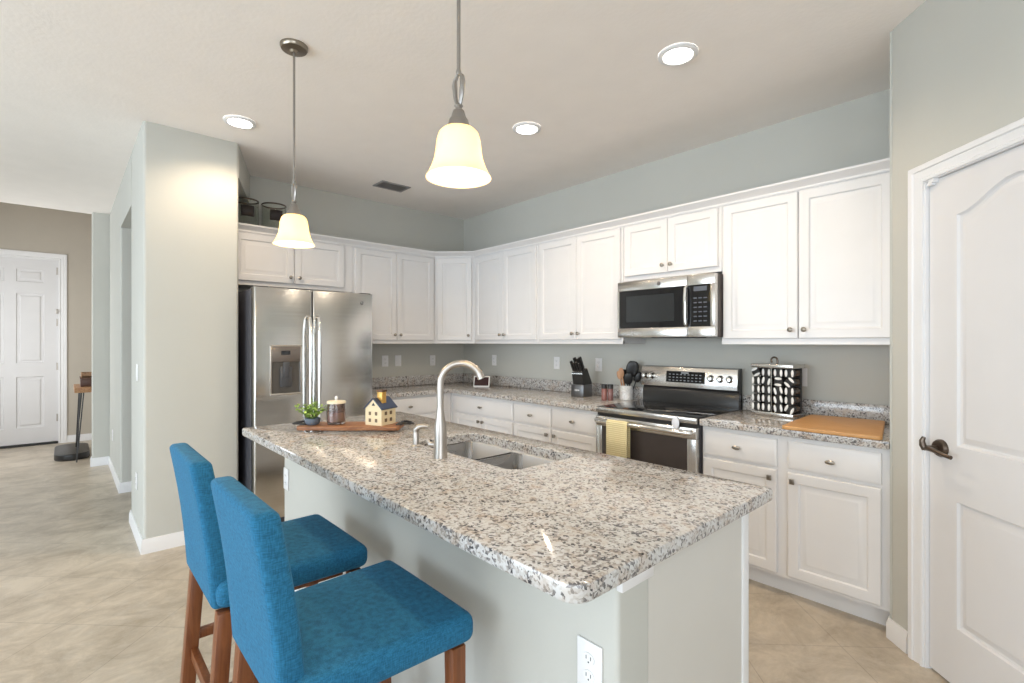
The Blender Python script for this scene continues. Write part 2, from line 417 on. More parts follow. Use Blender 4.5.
ent(M().box(.001, .0075, .0, .10, 0, 2.5).box(.9215, .929, .0, .10, 0, 2.5).box(.001, .929, .0, .10, 2.49, 2.499).box(0, .93, .075, .10, 0, 2.5)).build('door_jamb', WHITE, door1)  # jamb pieces; the last box is an added backing that blocks light leaking in
ent(M().box(.008, .921, -.005, .08, 0, .022)).build('threshold', BLACK, door1)
for z in (.3, 1.0, 1.6, 2.3): ent(M().cyl((.922, .022, z), .008, .1, 10).box(.905, .93, .024, .031, z, z+.1)).build('hinge', NICK, door1)
ent(M().box(.90, .925, -.01, .03, 1.77, 1.83, .003).box(.915, .93, -.03, -.005, 1.79, 1.81)).build('security_latch', NICK, door1)

# ------------------------------------------------------------------ cabinets
DP = [(0, .02), (0, .004), (.004, 0), (.046, 0), (.052, .002), (.058, .011), (.066, .012), (.088, .004), (.094, .004)]
DRP = [(0, .02), (0, .007), (.012, .001), (.016, 0)]
def door_mesh(w_, h_): return M().panel(0, w_, 0, h_, 0, DP)
def drawer_mesh(w_, h_): return M().panel(0, w_, 0, h_, 0, DRP)
KB = [(.006, .002), (.0055, -.012), (.008, -.016), (.0145, -.022), (.0145, -.027), (.009, -.031), (0, -.032)]
def knob(parent, x, z, oval=False, square=False):
    m = M()
    if square: m.cyl((x, -.014, z), .005, .016, 12, 'y'); m.box(x-.012, x+.012, -.026, -.014, z-.014, z+.014, .003)
    else:
        m.mark().lathe(KB, (0, 0, 0), 16, 'y')
        if oval: m.fn(lambda p: (p.x*1.6, p.y, p.z*.75))
        m.xf(Matrix.Translation((x, 0, z)))
    return m.build('knob', KNOBM, parent)
def add_door(root, x0, x1, z0, z1, y, kx=None, kz=None, sq=False, name='door'):
    o = door_mesh(x1-x0, z1-z0).build(name, CAB, root, 30, loc=(x0, y-.02, z0))
    if kx is not None: knob(o, kx-x0, kz-z0, square=sq)
    return o
def add_drawer(root, x0, x1, z0, z1, y):
    o = drawer_mesh(x1-x0, z1-z0).build('drawer', CAB, root, 30, loc=(x0, y-.02, z0)); knob(o, (x1-x0)/2, (z1-z0)/2, oval=True)
    return o
def upper(label, loc, rz, w_, z0, z1, doors, depth=.305, rail=True, group=None):
    """local frame: back at y=0, front at y=-depth; doors = [(x0, x1, knob_x)]"""
    t = thing('wall_cabinet', label, 'cabinet', (loc[0], loc[1], z0), rz)
    m = M().box(.001, w_-.001, -depth, 0, 0, z1-z0)
    if rail: m.box(.001, w_-.001, -depth-.006, -depth+.02, -.001, .022)
    m.build('cabinet_body', CAB, t)
    for a, b, k in doors: add_door(t, a, b, .034, z1-z0-.025, -depth, k, .085)
    return t
zb, zt = 1.365, 2.28
Rt = R(90)
def pair(w_, l=.02, r=.02, gap=.004):
    c = (l+w_-r)/2
    return [(l, c-gap/2, c-.032), (c+gap/2, w_-r, c+.032)]
upper('white two-door wall cabinet above the refrigerator', (XF, .945), Rt, 1.035, 1.84, zt, [(.04, .504, .47), (.51, .945, .545)], rail=False)
upper('white two-door wall cabinet between refrigerator and corner cabinet', (XF, 1.982), Rt, .892, zb, zt, pair(.892, .015, .02))
upper('white two-door wall cabinet just right of the corner cabinet', (-4.074, YR), 0, .934, zb, zt, pair(.934, .02, .02))
upper('white two-door wall cabinet left of the microwave, above the knife block', (-3.139, YR), 0, .914, zb, zt, pair(.914, .02, .02))
upper('short white two-door wall cabinet above the microwave', (-2.223, YR), 0, .763, 1.84, zt, pair(.763, .02, .02), rail=False)
upper('large white two-door wall cabinet at the right end, above the cutting board', (-1.459, YR), 0, .94, zb, zt, [(.015, .453, .42), (.459, .905, .492)])
# diagonal corner cabinet
t = thing('corner_wall_cabinet', 'narrow single-door white cabinet set diagonally in the corner', 'cabinet', (0, 0, zb))
hz = zt-zb; A_ = (XF+.305, 2.876); B_ = (-4.076, YR-.305)
M().prism([(XF+.001, YR-.001), (XF+.001, A_[1]), A_, B_, (B_[0], YR-.001)], 0, hz).build('cabinet_body', CAB, t)
dw = math.hypot(B_[0]-A_[0], B_[1]-A_[1]); ang = math.atan2(B_[1]-A_[1], B_[0]-A_[0])
o = door_mesh(dw-.06, hz-.059).build('door', CAB, t, 30)
o.location = (A_[0]+math.cos(ang)*.03+math.sin(ang)*.02, A_[1]+math.sin(ang)*.03-math.cos(ang)*.02, .034); o.rotation_euler.z = ang
knob(o, dw-.06-.032, .05)
# crown moulding along all the wall cabinets
def sweep(m, path, prof):
    P = [Vector(p) for p in path]; n = len(P); k = len(prof); vs = []; fs = []
    for i in range(n):
        ds = [(P[j+1]-P[j]).normalized() for j in (i-1, i) if 0 <= j < n-1]
        ns = [Vector((d.y, -d.x)) for d in ds]; a = sum(ns, Vector((0, 0))).normalized(); a = a/a.dot(ns[0])
        for o_, z in prof: q = P[i]+a*o_; vs.append((q.x, q.y, z))
    for i in range(n-1):
        for j in range(k): fs.append((i*k+j, i*k+(j+1) % k, (i+1)*k+(j+1) % k, (i+1)*k+j))
    fs.append(tuple(range(k))); fs.append(tuple((n-1)*k+j for j in range(k)))
    return m.add(vs, fs)
cr = [(-.03, 2.281), (.004, 2.265), (.010, 2.265), (.010, 2.278), (.016, 2.285), (.022, 2.289), (.034, 2.302), (.044, 2.308), (.046, 2.310), (.046, 2.322), (-.03, 2.322)]
cm = sweep(M(), [(XF+.305, .95), A_, B_, (-.52, YR-.305)], cr).build('crown_moulding', CAB)
tag(cm, 'white crown moulding running along the tops of all wall cabinets', 'moulding')

def lower(label, loc, rz, w_, fronts, depth=.60, ends=0):
    """fronts = [('d'|'D', x0, x1, knob_x)]: D a drawer on top, d a door below"""
    t = thing('base_cabinet', label, 'cabinet', (loc[0], loc[1], 0), rz)
    M().box(.001, w_-.001, -depth, -.002, .105, .872).build('cabinet_body', CAB, t)
    M().box(.001, w_-.001, -depth+.07, -.03, 0, .104).build('toe_kick', WHITE, t)
    for k, a, b, kx in fronts:
        if k == 'D': add_drawer(t, a, b, .70, .848, -depth)
        else: add_door(t, a, b, .125, .682, -depth, kx, .64, True)
    return t
lower('white base cabinet between the range and the pantry wall', (-1.443, YR), 0, .924,
      [('D', .012, .426, 0), ('D', .482, .89, 0), ('d', .012, .426, .396), ('d', .482, .89, .51)])
lower('white base cabinet left of the range with two small drawers', (-3.139, YR), 0, .927,
      [('D', .012, .44, 0), ('D', .462, .905, 0), ('d', .012, .44, .41), ('d', .462, .905, .492)])
lower('white base cabinet near the corner with one wide drawer', (-4.065, YR), 0, .925,
      [('D', .065, .915, 0), ('d', .065, .488, .46), ('d', .492, .915, .52)])
lower('white base cabinet right of the refrigerator', (XF, 1.95), Rt, .918,
      [('D', .02, .86, 0), ('d', .02, .438, .41), ('d', .442, .86, .47)])
t = thing('corner_base_cabinet', 'white corner filler cabinet where the two counters meet', 'cabinet', (0, 0, 0))
M().box(XF+.002, -4.067, 2.87, YR-.002, .105, .872).build('cabinet_body', CAB, t)

def counter(label, poly, splash):
    t = thing('countertop', label, 'countertop', (0, 0, .874))
    M().prism(poly, 0, .04, bev=.006).build('granite_slab', GRAN, t)
    for b_ in splash: M().box(*b_, .0405, .142, .002).build('backsplash', GRAN, t)
    return t
counter('L-shaped speckled granite countertop running round the corner', rpoly([(-2.213, 2.84, 0), (-2.213, YR-.002, 0), (XF+.002, YR-.002, 0), (XF+.002, 1.95, 0), (-4.04, 1.95, 0), (-4.04, 2.84, .01)]),
        [(-4.655, -2.213, 3.455, YR-.002), (XF+.002, -4.656, 1.95, YR-.002)])
counter('short speckled granite countertop between range and pantry wall', rpoly([(-1.443, 2.84, 0), (-.519, 2.84, 0), (-.519, YR-.002, 0), (-1.443, YR-.002, 0)]), [(-1.443, -.519, 3.455, YR-.002)])

# ------------------------------------------------------------------ island
ix0, ix1, iy0, iy1 = -2.955, -.600, .708, 1.665
kx0, kx1, ky = -2.87, -.645, .90
struct('wall_island', M().prism(rpoly([(kx0, ky, .014), (kx1, ky, .014), (kx1, 1.018, 0), (kx0, 1.018, 0)]), 0, .8725), WALL)
base('baseboard_island', [(kx0, 1.02), (kx0, ky), (kx1, ky), (kx1, 1.02)][::1])
t = thing('island_cabinet', 'white island cabinet carrying the granite top and double sink', 'cabinet', (0, 0, 0))
M().box(kx0+.005, -.652, 1.019, 1.05, .0, .8725).box(kx0+.005, -.652, 1.53, 1.565, .10, .8725).box(kx0+.005, kx0+.02, 1.05, 1.53, .1, .8725).box(kx0+.005, -.652, 1.05, 1.53, .1, .12).box(-.667, -.652, 1.05, 1.53, .1, .8725).build('cabinet_body', CAB, t)
M().box(-.6515, -.645, 1.020, 1.535, .0, .8725).build('end_panel', simple('end_panel_cream', (.66, .635, .59), .4, var=.01), t)
M().box(-.6515, -.640, 1.535, 1.577, .0, .8725, .002).build('corner_trim', WHITE, t)
M().box(-.6445, -.628, .893, 1.018, .832, .8725, .002).build('top_trim', CAB, t)
M().box(kx0+.01, -.66, 1.48, 1.51, 0, .1).build('toe_kick', WHITE, t)
xs = [kx0+.03+k*(2.14/5) for k in range(6)]
for k in range(5):
    o = door_mesh(.41, .73).build('door', CAB, t, 30); o.location = (xs[k]+.42, 1.586, .125); o.rotation_euler.z = R(180); knob(o, .04 if k % 2 else .37, .68)
# granite top with the sink cutout
sx0, sx1, sy0, sy1 = -2.0, -1.31, 1.195, 1.55
outer = rpoly([(ix0, iy0, .02), (ix1, iy0, .045), (ix1, iy1, .012), (ix0, iy1, .025)])
def rr(x0, x1, y0, y1, r): return rpoly([(x0, y0, r), (x1, y0, r), (x1, y1, r), (x0, y1, r)])
def loop(poly, z): return [(x, y, z) for x, y in poly]
def insetp(poly, d, c):                                   # shrink towards the outline's own inside by d
    n = len(poly); out = []
    for i in range(n):
        p = Vector(poly[i]); a = (p-Vector(poly[i-1])); b = (Vector(poly[(i+1) % n])-p)
        a = a.normalized() if a.length > 1e-6 else b.normalized(); b = b.normalized() if b.length > 1e-6 else a
        nn = (Vector((-a.y, a.x))+Vector((-b.y, b.x))).normalized(); out.append(tuple(p+nn*d))
    return out
inner = rr(sx0, sx1, sy0, sy1, .05)
m = M(); e = .007
m.rings([loop(inner, -.04), loop(insetp(inner, -.0, 0), -.003), loop(insetp(inner, -.004, 0), 0), loop(insetp(outer, e, 0), 0), loop(insetp(outer, e*.3, 0), -e*.3), loop(outer, -e),
         loop(outer, -.04+e), loop(insetp(outer, e*.3, 0), -.04+e*.3), loop(insetp(outer, e, 0), -.04), loop(inner, -.04)], cap=False)
ct = m.build('island_countertop', GRAN, None, 35, loc=(0, 0, .914))
tag(ct, 'large speckled granite island countertop with a sink cutout', 'countertop')
# double bowl sink
t = thing('sink', 'stainless steel double-bowl undermount sink in the island', 'sink', ((sx0+sx1)/2, (sy0+sy1)/2, .874))
def bowl(x0, x1, y0, y1, dep):
    m = M(); o_ = rr(x0, x1, y0, y1, .075)
    L = [loop(o_, -.001), loop(insetp(o_, .004, 0), -.006), loop(insetp(o_, .009, 0), -dep+.035), loop(insetp(o_, .016, 0), -dep+.014), loop(insetp(o_, .034, 0), -dep), ]
    m.rings(L)
    return m
hx_, hy_ = (sx1-sx0)/2+.006, (sy1-sy0)/2+.006
for x0, x1 in ((-hx_, -.016), (.016, hx_)):
    o = bowl(x0, x1, -hy_, hy_, .19).build('bowl', SINKM, t, 50, fix=False)
    M().lathe([(.042, -.186), (.040, -.1845), (.03, -.1855), (.0, -.1875)], ((x0+x1)/2, .03, 0), 20).build('drain', CHROME, o)
fl = M(); fo = rr(-hx_-.012, hx_+.012, -hy_-.012, hy_+.012, .06)
fl.box(-.018, .018, -hy_, hy_, -.014, -.003, .005)
fl.build('divider', SINKM, t)
fl = M(); fi = rr(-hx_, hx_, -hy_, hy_, .06); fl.rings([loop(fi, -.0015), loop(fo, -.0015)], cap=False); fl.build('rim', SINKM, t, fix=False)
# faucet, spout swung over the sink
t = thing('faucet', 'tall brushed nickel gooseneck faucet behind the island sink', 'faucet', (-1.655, 1.115, .9145), R(43))
M().lathe([(.0285, 0), (.0285, .004), (.0265, .03), (.0262, .09), (.0235, .13), (.0175, .165), (.0135, .20), (.013, .25)], seg=28).build('faucet_body', NICK, t)
arc = [(0, 0, .20), (0, 0, .26), (0, 0, .293)]+[(.085-.085*math.cos(R(a_)), 0, .293+.085*math.sin(R(a_))) for a_ in range(15, 151, 15)]
M().tube(arc, [.014]*len(arc), 16).build('spout', NICK, t)
M().tube([(.1575, 0, .338), (.1665, 0, .3165)], [.0148, .0155], 16).build('spray_head', NICK, t)
M().mark().cyl((-.0, .02, .05), .011, .03, 14, 'y').tube([(0, .045, .05), (-.004, .052, .058), (-.008, .062, .07)], [.008, .007, .006], 10).xf(Matrix.Rotation(R(72), 4, 'Z')).build('lever', NICK, t)
t = thing('soap_dispenser', 'small brushed nickel soap dispenser left of the faucet', 'soap dispenser', (-1.905, 1.155, .9145), R(40))
M().lathe([(.017, 0), (.017, .004), (.012, .009), (.011, .055), (.0095, .06)], seg=18).build('dispenser_base', NICK, t)
M().tube([(0, 0, .05), (0, 0, .068), (.012, 0, .080), (.032, 0, .084), (.048, 0, .08)], [.009, .011, .0115, .010, .008], 12).build('pump_spout', NICK, t)

bpy.data.objects['soap_dispenser'].scale = (1.2, 1.2, 1.1)
# ------------------------------------------------------------------ refrigerator
t = thing('refrigerator', 'side-by-side stainless steel refrigerator with dark grey sides', 'refrigerator', (-3.79, .988, 0), Rt)
W = .901
M().box(0, W, .075, .83, .02, 1.762, .004).build('cabinet_shell', DARK, t)
M().box(.02, W-.02, .085, .3, 0, .09).build('toe_grille', BLACK, t)
def fdoor(x0, x1, name, lbl=None):
    m = M(); n = 10; vs = []
    pr = rpoly([(x0, .068, 0), (x0, 0, .012), (x1, 0, .012), (x1, .068, 0)])
    m.prism(pr, .10, 1.772, bev=.003)
    return m.build(name, SST, t)
fl_ = fdoor(.002, .404, 'freezer_door'); fr_ = fdoor(.411, W-.002, 'fridge_door')
M().box(.01, .1, .02, .14, 1.762, 1.78, .004).build('hinge_cover', BLACK, t); M().box(W-.1, W-.01, .02, .14, 1.762, 1.78, .004).build('hinge_cover', BLACK, t)
for x, p_ in ((.375, fl_), (.441, fr_)):
    m = M(); pts = [(x, .005, .56), (x, -.035, .58), (x, -.052, .64)]+[(x, -.056, .64+k*.1) for k in range(1, 9)]+[(x, -.052, 1.5), (x, -.035, 1.56), (x, .005, 1.575)]
    m.mark().tube(pts, .013, 12).build('handle', CHROME, p_)
dx0, dx1, dz0, dz1 = .105, .328, .99, 1.357
m = M(); m.box(dx0, dx0+.012, -.008, .004, dz0, dz1, .003); m.box(dx1-.012, dx1, -.008, .004, dz0, dz1, .003); m.box(dx0, dx1, -.012, .004, dz0, dz0+.016, .003); m.box(dx0, dx1, -.008, .004, dz1-.012, dz1, .003)
m.build('dispenser_frame', NICK, fl_)
m = M().panel(dx0+.012, dx1-.012, dz0+.016, 1.235, -.004, [(0, 0), (.004, .0035)]); m.build('dispenser_recess', simple('dispenser_dark', (.10, .09, .08), .3, .3), fl_)
M().box(dx0+.012, dx1-.012, -.009, .002, 1.235, dz1-.012, .002).build('control_panel', simple('dispenser_panel', (.20, .17, .15), .3, .5), fl_)
M().box(dx0+.075, dx1-.085, -.0105, -.008, 1.285, 1.315).build('display', BLACKG, fl_)
M().box(dx0+.065, dx1-.075, -.02, -.001, 1.05, 1.20, .008).box(dx0+.085, dx1-.095, -.028, -.01, 1.12, 1.235, .005).build('ice_lever', CHAR, fl_)
def badge(parent, x, y, z, r, name='round_badge'):
    m = M(); m.cyl((x, y-.002, z), r, .0025, 20, 'y'); m.build(name, CHAR, parent)
    q = M(); q.tube([(x+r*.75*math.cos(a_*math.pi/8), y-.0025, z+r*.75*math.sin(a_*math.pi/8)) for a_ in range(16)], r*.07, 6, closed=True)
    q.tube([(x-r*.05+r*.33*math.cos(a_), y-.0025, z+r*.1+r*.4*math.sin(a_)) for a_ in [R(v) for v in range(40, 320, 30)]], r*.08, 6)
    q.tube([(x+r*.2, y-.0025, z+r*.1), (x+r*.25, y-.0025, z-r*.35), (x-r*.1, y-.0025, z-r*.4)], r*.08, 6)
    q.build('badge_monogram', CHROME, bpy.data.objects[m_name(parent, name)] if 0 else parent)
badge(fr_, .805, -.001, 1.697, .014)

# ------------------------------------------------------------------ microwave
t = thing('microwave', 'over-the-range stainless steel microwave with dark glass door', 'microwave', (-2.197, 3.09, 1.412))
W, hh = .745, .408
M().box(0, W, .012, .398, .0, hh, .002).build('cabinet_shell', simple('microwave_case', (.10, .085, .08), .35, .6), t)
fr = M(); fr.box(0, .555, -.03, .012, 0, .068, .004).box(0, .555, -.03, .012, .34, hh, .004).box(0, .016, -.03, .012, .068, .34).box(.551, .558, -.03, .012, 0, hh, .002)
dr = fr.build('microwave_door', SSX, t)
M().box(.016, .552, -.026, .010, .068, .34).build('door_window', BLACKG, dr)
M().box(.075, .46, -.0265, -.0262, .11, .30).build('inner_window', simple('microwave_inner_glass', (.032, .035, .038), .06), dr)
M().mark().tube([(.553, -.028, .075), (.553, -.05, .085), (.553, -.056, .14), (.553, -.056, .26), (.553, -.05, .32), (.553, -.028, .335)], .012, 10).build('handle', CHROME, dr)
cp = M().box(.559, W, -.03, .012, 0, .068, .003).box(.559, W, -.03, .012, .34, hh, .003).box(.715, W, -.03, .012, .068, .34, .002).build('control_panel', SSX, t)
M().box(.559, .715, -.027, .010, .068, .34).build('keypad_glass', BLACKG, cp)
KG = simple('keypad_grey', (.09, .10, .12), .4)
for r_ in range(6):
    for c_ in range(3): M().box(.60+c_*.034, .622+c_*.034, -.0278, -.0272, .10+r_*.03, .108+r_*.03).build('key_marking', KG, cp)
M().box(.60, .69, -.0278, -.0272, .30, .33).build('clock_display', KG, cp)
badge(dr, .345, -.031, .374, .0135)
M().box(.24, .55, .05, .25, -.006, .0).build('bottom_vent', BLACK, t)

# ------------------------------------------------------------------ range
t = thing('range_oven', 'freestanding stainless steel electric range with black glass cooktop', 'oven', (-2.203, 2.835, 0))
W = .758
M().box(.002, W-.002, .02, .63, .03, .905).build('range_body', DARK, t)
M().box(.03, W-.03, .05, .5, 0, .03).build('range_base', BLACK, t)
M().box(0, W, -.012, .57, .907, .920, .003).build('cooktop', BLACKG, t)
BG = simple('burner_grey', (.14, .14, .15), .2)
for cx_, cy_, r_ in ((.2, .15, .1), (.2, .42, .075), (.56, .15, .075), (.56, .42, .1)):
    M().lathe([(r_, .9202), (r_+.002, .9205), (r_+.004, .9202)], (cx_, cy_, 0), 40, caps=False).build('burner_marking', BG, t)
M().box(0, W, -.03, -.011, .882, .920, .006).build('front_trim', SSX, t)
M().box(.005, W-.005, -.012, .02, .860, .882).build('vent_gap', BLACK, t)
dm = M(); dm.box(.004, W-.004, -.03, .02, .79, .858, .004).box(.004, .055, -.03, .02, .255, .79, .003).box(W-.06, W-.004, -.03, .02, .255, .79, .003).box(.055, W-.06, -.03, .02, .255, .32, .003)
dr = dm.build('oven_door', SSX, t)
M().box(.055, W-.06, -.026, .018, .32, .79).build('oven_window', simple('oven_glass', (.055, .045, .042), .12), dr)
m = M(); hz_ = .832
m.tube([(.03, -.03, hz_), (.03, -.062, hz_), (.045, -.078, hz_), (.09, -.082, hz_), (.38, -.086, hz_), (W-.09, -.082, hz_), (W-.045, -.078, hz_), (W-.03, -.062, hz_), (W-.03, -.03, hz_)], .0155, 12)
m.build('handle', CHROME, dr)
M().box(.004, W-.004, -.03, .02, .06, .245, .004).build('drawer_front', SSX, t)
# backguard with slanted stainless control fascia
bg = M(); bg.prism([(.565, .905), (.565, 1.01), (.58, 1.04), (.55, 1.045), (.565, 1.19), (.62, 1.195), (.625, .905)], .004, W-.004, 'x'); bg.build('backguard', simple('backguard_black', (.03, .028, .027), .18), t)
def onface(m): return m.xf(Matrix.Translation((0, .548, 1.043)) @ Matrix.Rotation(R(-6), 4, 'X'))
fa = onface(M().mark().box(.0, W-.004, -.008, .012, 0, .148, .004)).build('control_fascia', SSX, t)
onface(M().mark().box(.22, .525, -.010, -.007, .035, .118)).build('display_panel', BLACKG, fa)
tx = M().mark()
for r_ in range(3):
    for c_ in range(9): tx.box(.243+c_*.030, .258+c_*.030, -.0106, -.0101, .047+r_*.022, .053+r_*.022)
onface(tx.box(.34, .40, -.0106, -.0101, .102, .112)).build('display_markings', simple('marking_grey', (.35, .36, .37), .5), fa)
for x in (.04, .098, .568, .636, .702):
    onface(M().mark().lathe([(.026, -.008), (.026, -.012), (.021, -.015), (.019, -.036), (.016, -.04), (0, -.041)], (x, 0, .075), 20, 'y').box(x-.004, x+.004, -.046, -.036, .058, .092, .0015)).build('knob', CHROME, fa)
# towel on the oven handle and the white oval hook-on gadget
m = M(); n = 24
path = [(-.0195-.0, -.165), (-.0205, -.10), (-.0205, -.04), (-.0200, .0)]+[(-.0200*math.cos(R(a_)), .0200*math.sin(R(a_))) for a_ in range(30, 151, 30)]+[(.0200, 0), (.0195, -.04), (.0195, -.22)]
path = [(-.0215, -.27)]+path[1:]
TWX = .165; cols = 40; vs = []; fs = []; K = len(path)
for i in range(cols+1):
    u = i/cols
    for j, (y, z) in enumerate(path):
        wv = .002*math.sin(u*22)*(min(1, abs(z)/.12) if z < 0 else 0)
        vs.append((u*TWX, y+(wv-.001 if y < 0 else abs(wv)*.2), z))
for i in range(cols):
    for j in range(K-1): fs.append((i*K+j, i*K+j+1, (i+1)*K+j+1, (i+1)*K+j))
m.add(vs, fs)
def towelmat():
    m_, t_, b = nt('yellow_ribbed_cloth'); v = coords(t_)
    wv = node(t_, 'ShaderNodeTexWave', wave_type='BANDS', bands_direction='Z'); t_.links.new(v, wv.inputs[0]); wv.inputs['Scale'].default_value = 24; wv.inputs['Distortion'].default_value = .3
    t_.links.new(ramp(t_, wv.outputs[1], [(.2, (.76, .65, .33)), (.6, (.93, .84, .54))]), b.inputs['Base Color']); b.inputs['Roughness'].default_value = .9
    bump(t_, b, wv.outputs[1], .6, .003); return m_
tw = m.build('dish_towel', towelmat(), None, 60, loc=(-2.203+.15, 2.835-.0842, hz_), fix=False)
md = tw.modifiers.new('thick', 'SOLIDIFY'); md.thickness = .003; md.offset = 1
tag(tw, 'yellow ribbed dish towel hanging on the oven door handle', 'towel')
m = M().mark(); m.lathe([(0, -.012), (.018, -.010), (.026, -.004), (.026, .0), (.018, .006), (0, .007)], seg=24, axis='y').fn(lambda p: (p.x*.95, p.y, p.z*1.35+.01*(p.z < 0)*p.z*10))
m.tube([(0, .0, .026), (0, .012, .036), (0, .03, .036)], .004, 8)
g = m.build('hanging_timer', simple('white_gloss_plastic', (.82, .84, .90), .2), None, loc=(-1.571, 2.788, .880))
tag(g, 'small white oval gadget hanging on the front edge of the cooktop', 'timer')

# ------------------------------------------------------------------ things on the counters
CZ = .9145
# smart display
t = thing('smart_display', 'small tilted tablet display with white frame in the counter corner', 'display', (-3.985, 3.19, CZ), R(42))
M().mark().box(-.075, .075, -.006, .004, 0, .105, .004).xf(Matrix.Rotation(R(-22), 4, 'X')).build('bezel', WHITE, t)
M().mark().box(-.066, .066, -.0075, -.0055, .012, .095).xf(Matrix.Rotation(R(-22), 4, 'X')).build('screen', simple('dark_screen', (.035, .012, .014), .08), t)
M().prism([(.004, .0), (.075, .0), (.06, .02), (.028, .08)], -.05, .05, 'x').build('base', CHAR, t)
bpy.data.objects['smart_display'].scale = (1.12, 1.12, 1.12)
# knife block
t = thing('knife_block', 'black slanted knife block with grey base standing on the counter', 'knife block', (-2.715, 3.27, CZ), R(4))
M().box(-.058, .058, -.06, .06, 0, .095, .003).build('base', simple('block_grey', (.17, .17, .175), .3, .7), t)
M().prism([(-.045, .096), (.062, .096), (.062, .11), (-.0, .22), (-.062, .185)], -.05, .05, 'x').build('slanted_block', BLACK, t)
M().mark().box(-.05, .05, -.003, .0, 0, .007).xf(Matrix.Translation((0, -.0625, .176))).build('steel_band', CHROME, t)
lt = M()
for i_, (a_, b_) in enumerate(((-.022, -.016), (-.013, -.008), (-.005, .001), (.004, .008), (.011, .018))): lt.box(a_, b_, -.0606, -.0600, .048, .058)
lt.build('label_lettering', WHITE, t)
kn = thing('kitchen_knife', 'x', 'knife', (0, 0, 0), 0, 'knives in the knife block')
M().tube([(0, 0, -.012), (0, 0, .012)], .007, 8).build('bolster', CHROME, kn)
M().mark().box(-.008, .008, -.011, .011, .012, .095, .004).fn(lambda p: (p.x, p.y+.006*math.sin((p.z-.01)*36), p.z)).build('knife_handle', BLACK, kn)
M().lathe([(.006, .095), (.006, .098), (.0, .099)], seg=10).build('end_cap', CHROME, kn)
spots = [(-.034, -.052, .192, 1.0), (-.012, -.052, .192, .85), (.012, -.052, .192, .9), (.034, -.052, .192, .8), (-.022, -.020, .206, 1.15), (.004, -.020, .206, 1.05), (.03, -.020, .206, 1.2)]
kl = ['front-row knife at the left side of the block', 'front-row knife second from the left in the block', 'front-row knife third from the left in the block', 'front-row knife at the right side of the block',
      'taller back-row knife at the left of the block', 'taller back-row knife in the middle of the block', 'tallest back-row knife at the right of the block']
base_m = Matrix.Translation((-2.715, 3.27, CZ)) @ Matrix.Rotation(R(4), 4, 'Z') @ Matrix.Scale(1.1, 4)
for i, (x, y, z, s_) in enumerate(spots):
    k_ = kn if i == 0 else dup(kn)
    k_['label'] = 'black-handled '+kl[i]
    k_.matrix_world = base_m @ Matrix.Translation((x, y, z)) @ Matrix.Rotation(R(28), 4, 'X') @ Matrix.Scale(s_, 4)
bpy.data.objects['knife_block'].scale = (1.1, 1.1, 1.1)
# salt and pepper / spice jars
def spicejar(label, loc, col):
    t = thing('spice_jar', label, 'jar', loc, 0, 'spice jars beside the crock')
    M().lathe([(.021, 0), (.0225, .004), (.0225, .092), (.019, .097)], seg=20).build('jar_glass', simple('spice_'+str(len(bpy.data.materials)), col, .15), t)
    M().lathe([(.0232, .0), (.0232, .028), (.021, .034)], (0, 0, .094), 20).build('lid', BLACK, t)
    return t
spicejar('left pink-salt jar with black lid beside the white crock', (-2.418, 3.19, CZ), (.30, .13, .11))
spicejar('right darker pink jar with black lid beside the white crock', (-2.376, 3.215, CZ), (.24, .12, .11))
# utensil crock
def marble():
    m_, t_, b = nt('white_marble'); v = coords(t_)
    t_.links.new(ramp(t_, noise(t_, v, 22, 5, .6, 1.5), [(.42, (.80, .80, .79)), (.5, (.62, .61, .60)), (.56, (.82, .82, .81))]), b.inputs['Base Color']); b.inputs['Roughness'].default_value = .25; return m_
cc = Vector((-2.328, 3.36, CZ))
t = thing('utensil_crock', 'white marble crock full of cooking utensils left of the range', 'crock', cc)
M().lathe([(.05, 0), (.053, .003), (.053, .112), (.051, .115), (.047, .112), (.046, .012), (0, .01)], seg=32, caps=False).build('crock_body', marble(), t, 40)
def uten(name, label, cat, base_, tip, r, head, mat, hw=.03, hl=.09, th=.006, rz=0.):
    """a utensil: handle from base_ to tip, then a flat rounded head"""
    b = cc+Vector(base_); e_ = cc+Vector(tip); t = thing(name, label, cat, b, 0, 'utensils in the crock')
    M().tube([(0, 0, 0), tuple((e_-b)*.5), tuple(e_-b)], r, 8).build('utensil_handle', mat, t)
    m = M().mark(); m.lathe([(0, -hl/2)]+[(hw*math.sin(math.pi*k/10)**.6, -hl/2*math.cos(math.pi*k/10)) for k in range(1, 10)]+[(0, hl/2)], seg=16)
    m.fn(lambda p: (p.x, p.y*th/hw, p.z))
    zz = (e_-b).normalized(); nn = Vector((-.57, .82, 0)); xx = nn.cross(zz).normalized(); yy = zz.cross(xx); q = Matrix((xx, yy, zz)).transposed().to_4x4()
    m.xf(Matrix.Translation((e_-b)*(1+hl*.4/(e_-b).length)) @ q @ Matrix.Rotation(rz, 4, 'Z'))
    m.build(head, mat, t); return t
WOODU = wood('utensil_wood', (.50, .25, .13), (.66, .38, .22), 6, (8, 8, 1), .5)
uten('wooden_spoon', 'light wooden spoon leaning left in the white crock', 'spoon', (-.01, -.01, .02), (-.04, -.025, .17), .006, 'spoon_bowl', WOODU, .021, .07, .008)
uten('wooden_spatula', 'wooden spatula in the middle of the white crock', 'spatula', (.0, .0, .02), (-.018, -.03, .19), .006, 'spatula_blade', WOODU, .02, .075, .005)
uten('black_spatula', 'large black spatula with broad head rising to the right', 'spatula', (.0, .02, .02), (.035, .02, .198), .006, 'spatula_blade', BLACK, .05, .13, .012)
uten('black_ladle', 'black ladle behind the wooden utensils in the crock', 'ladle', (-.02, .02, .02), (-.045, .035, .165), .006, 'ladle_bowl', BLACK, .042, .085, .03)
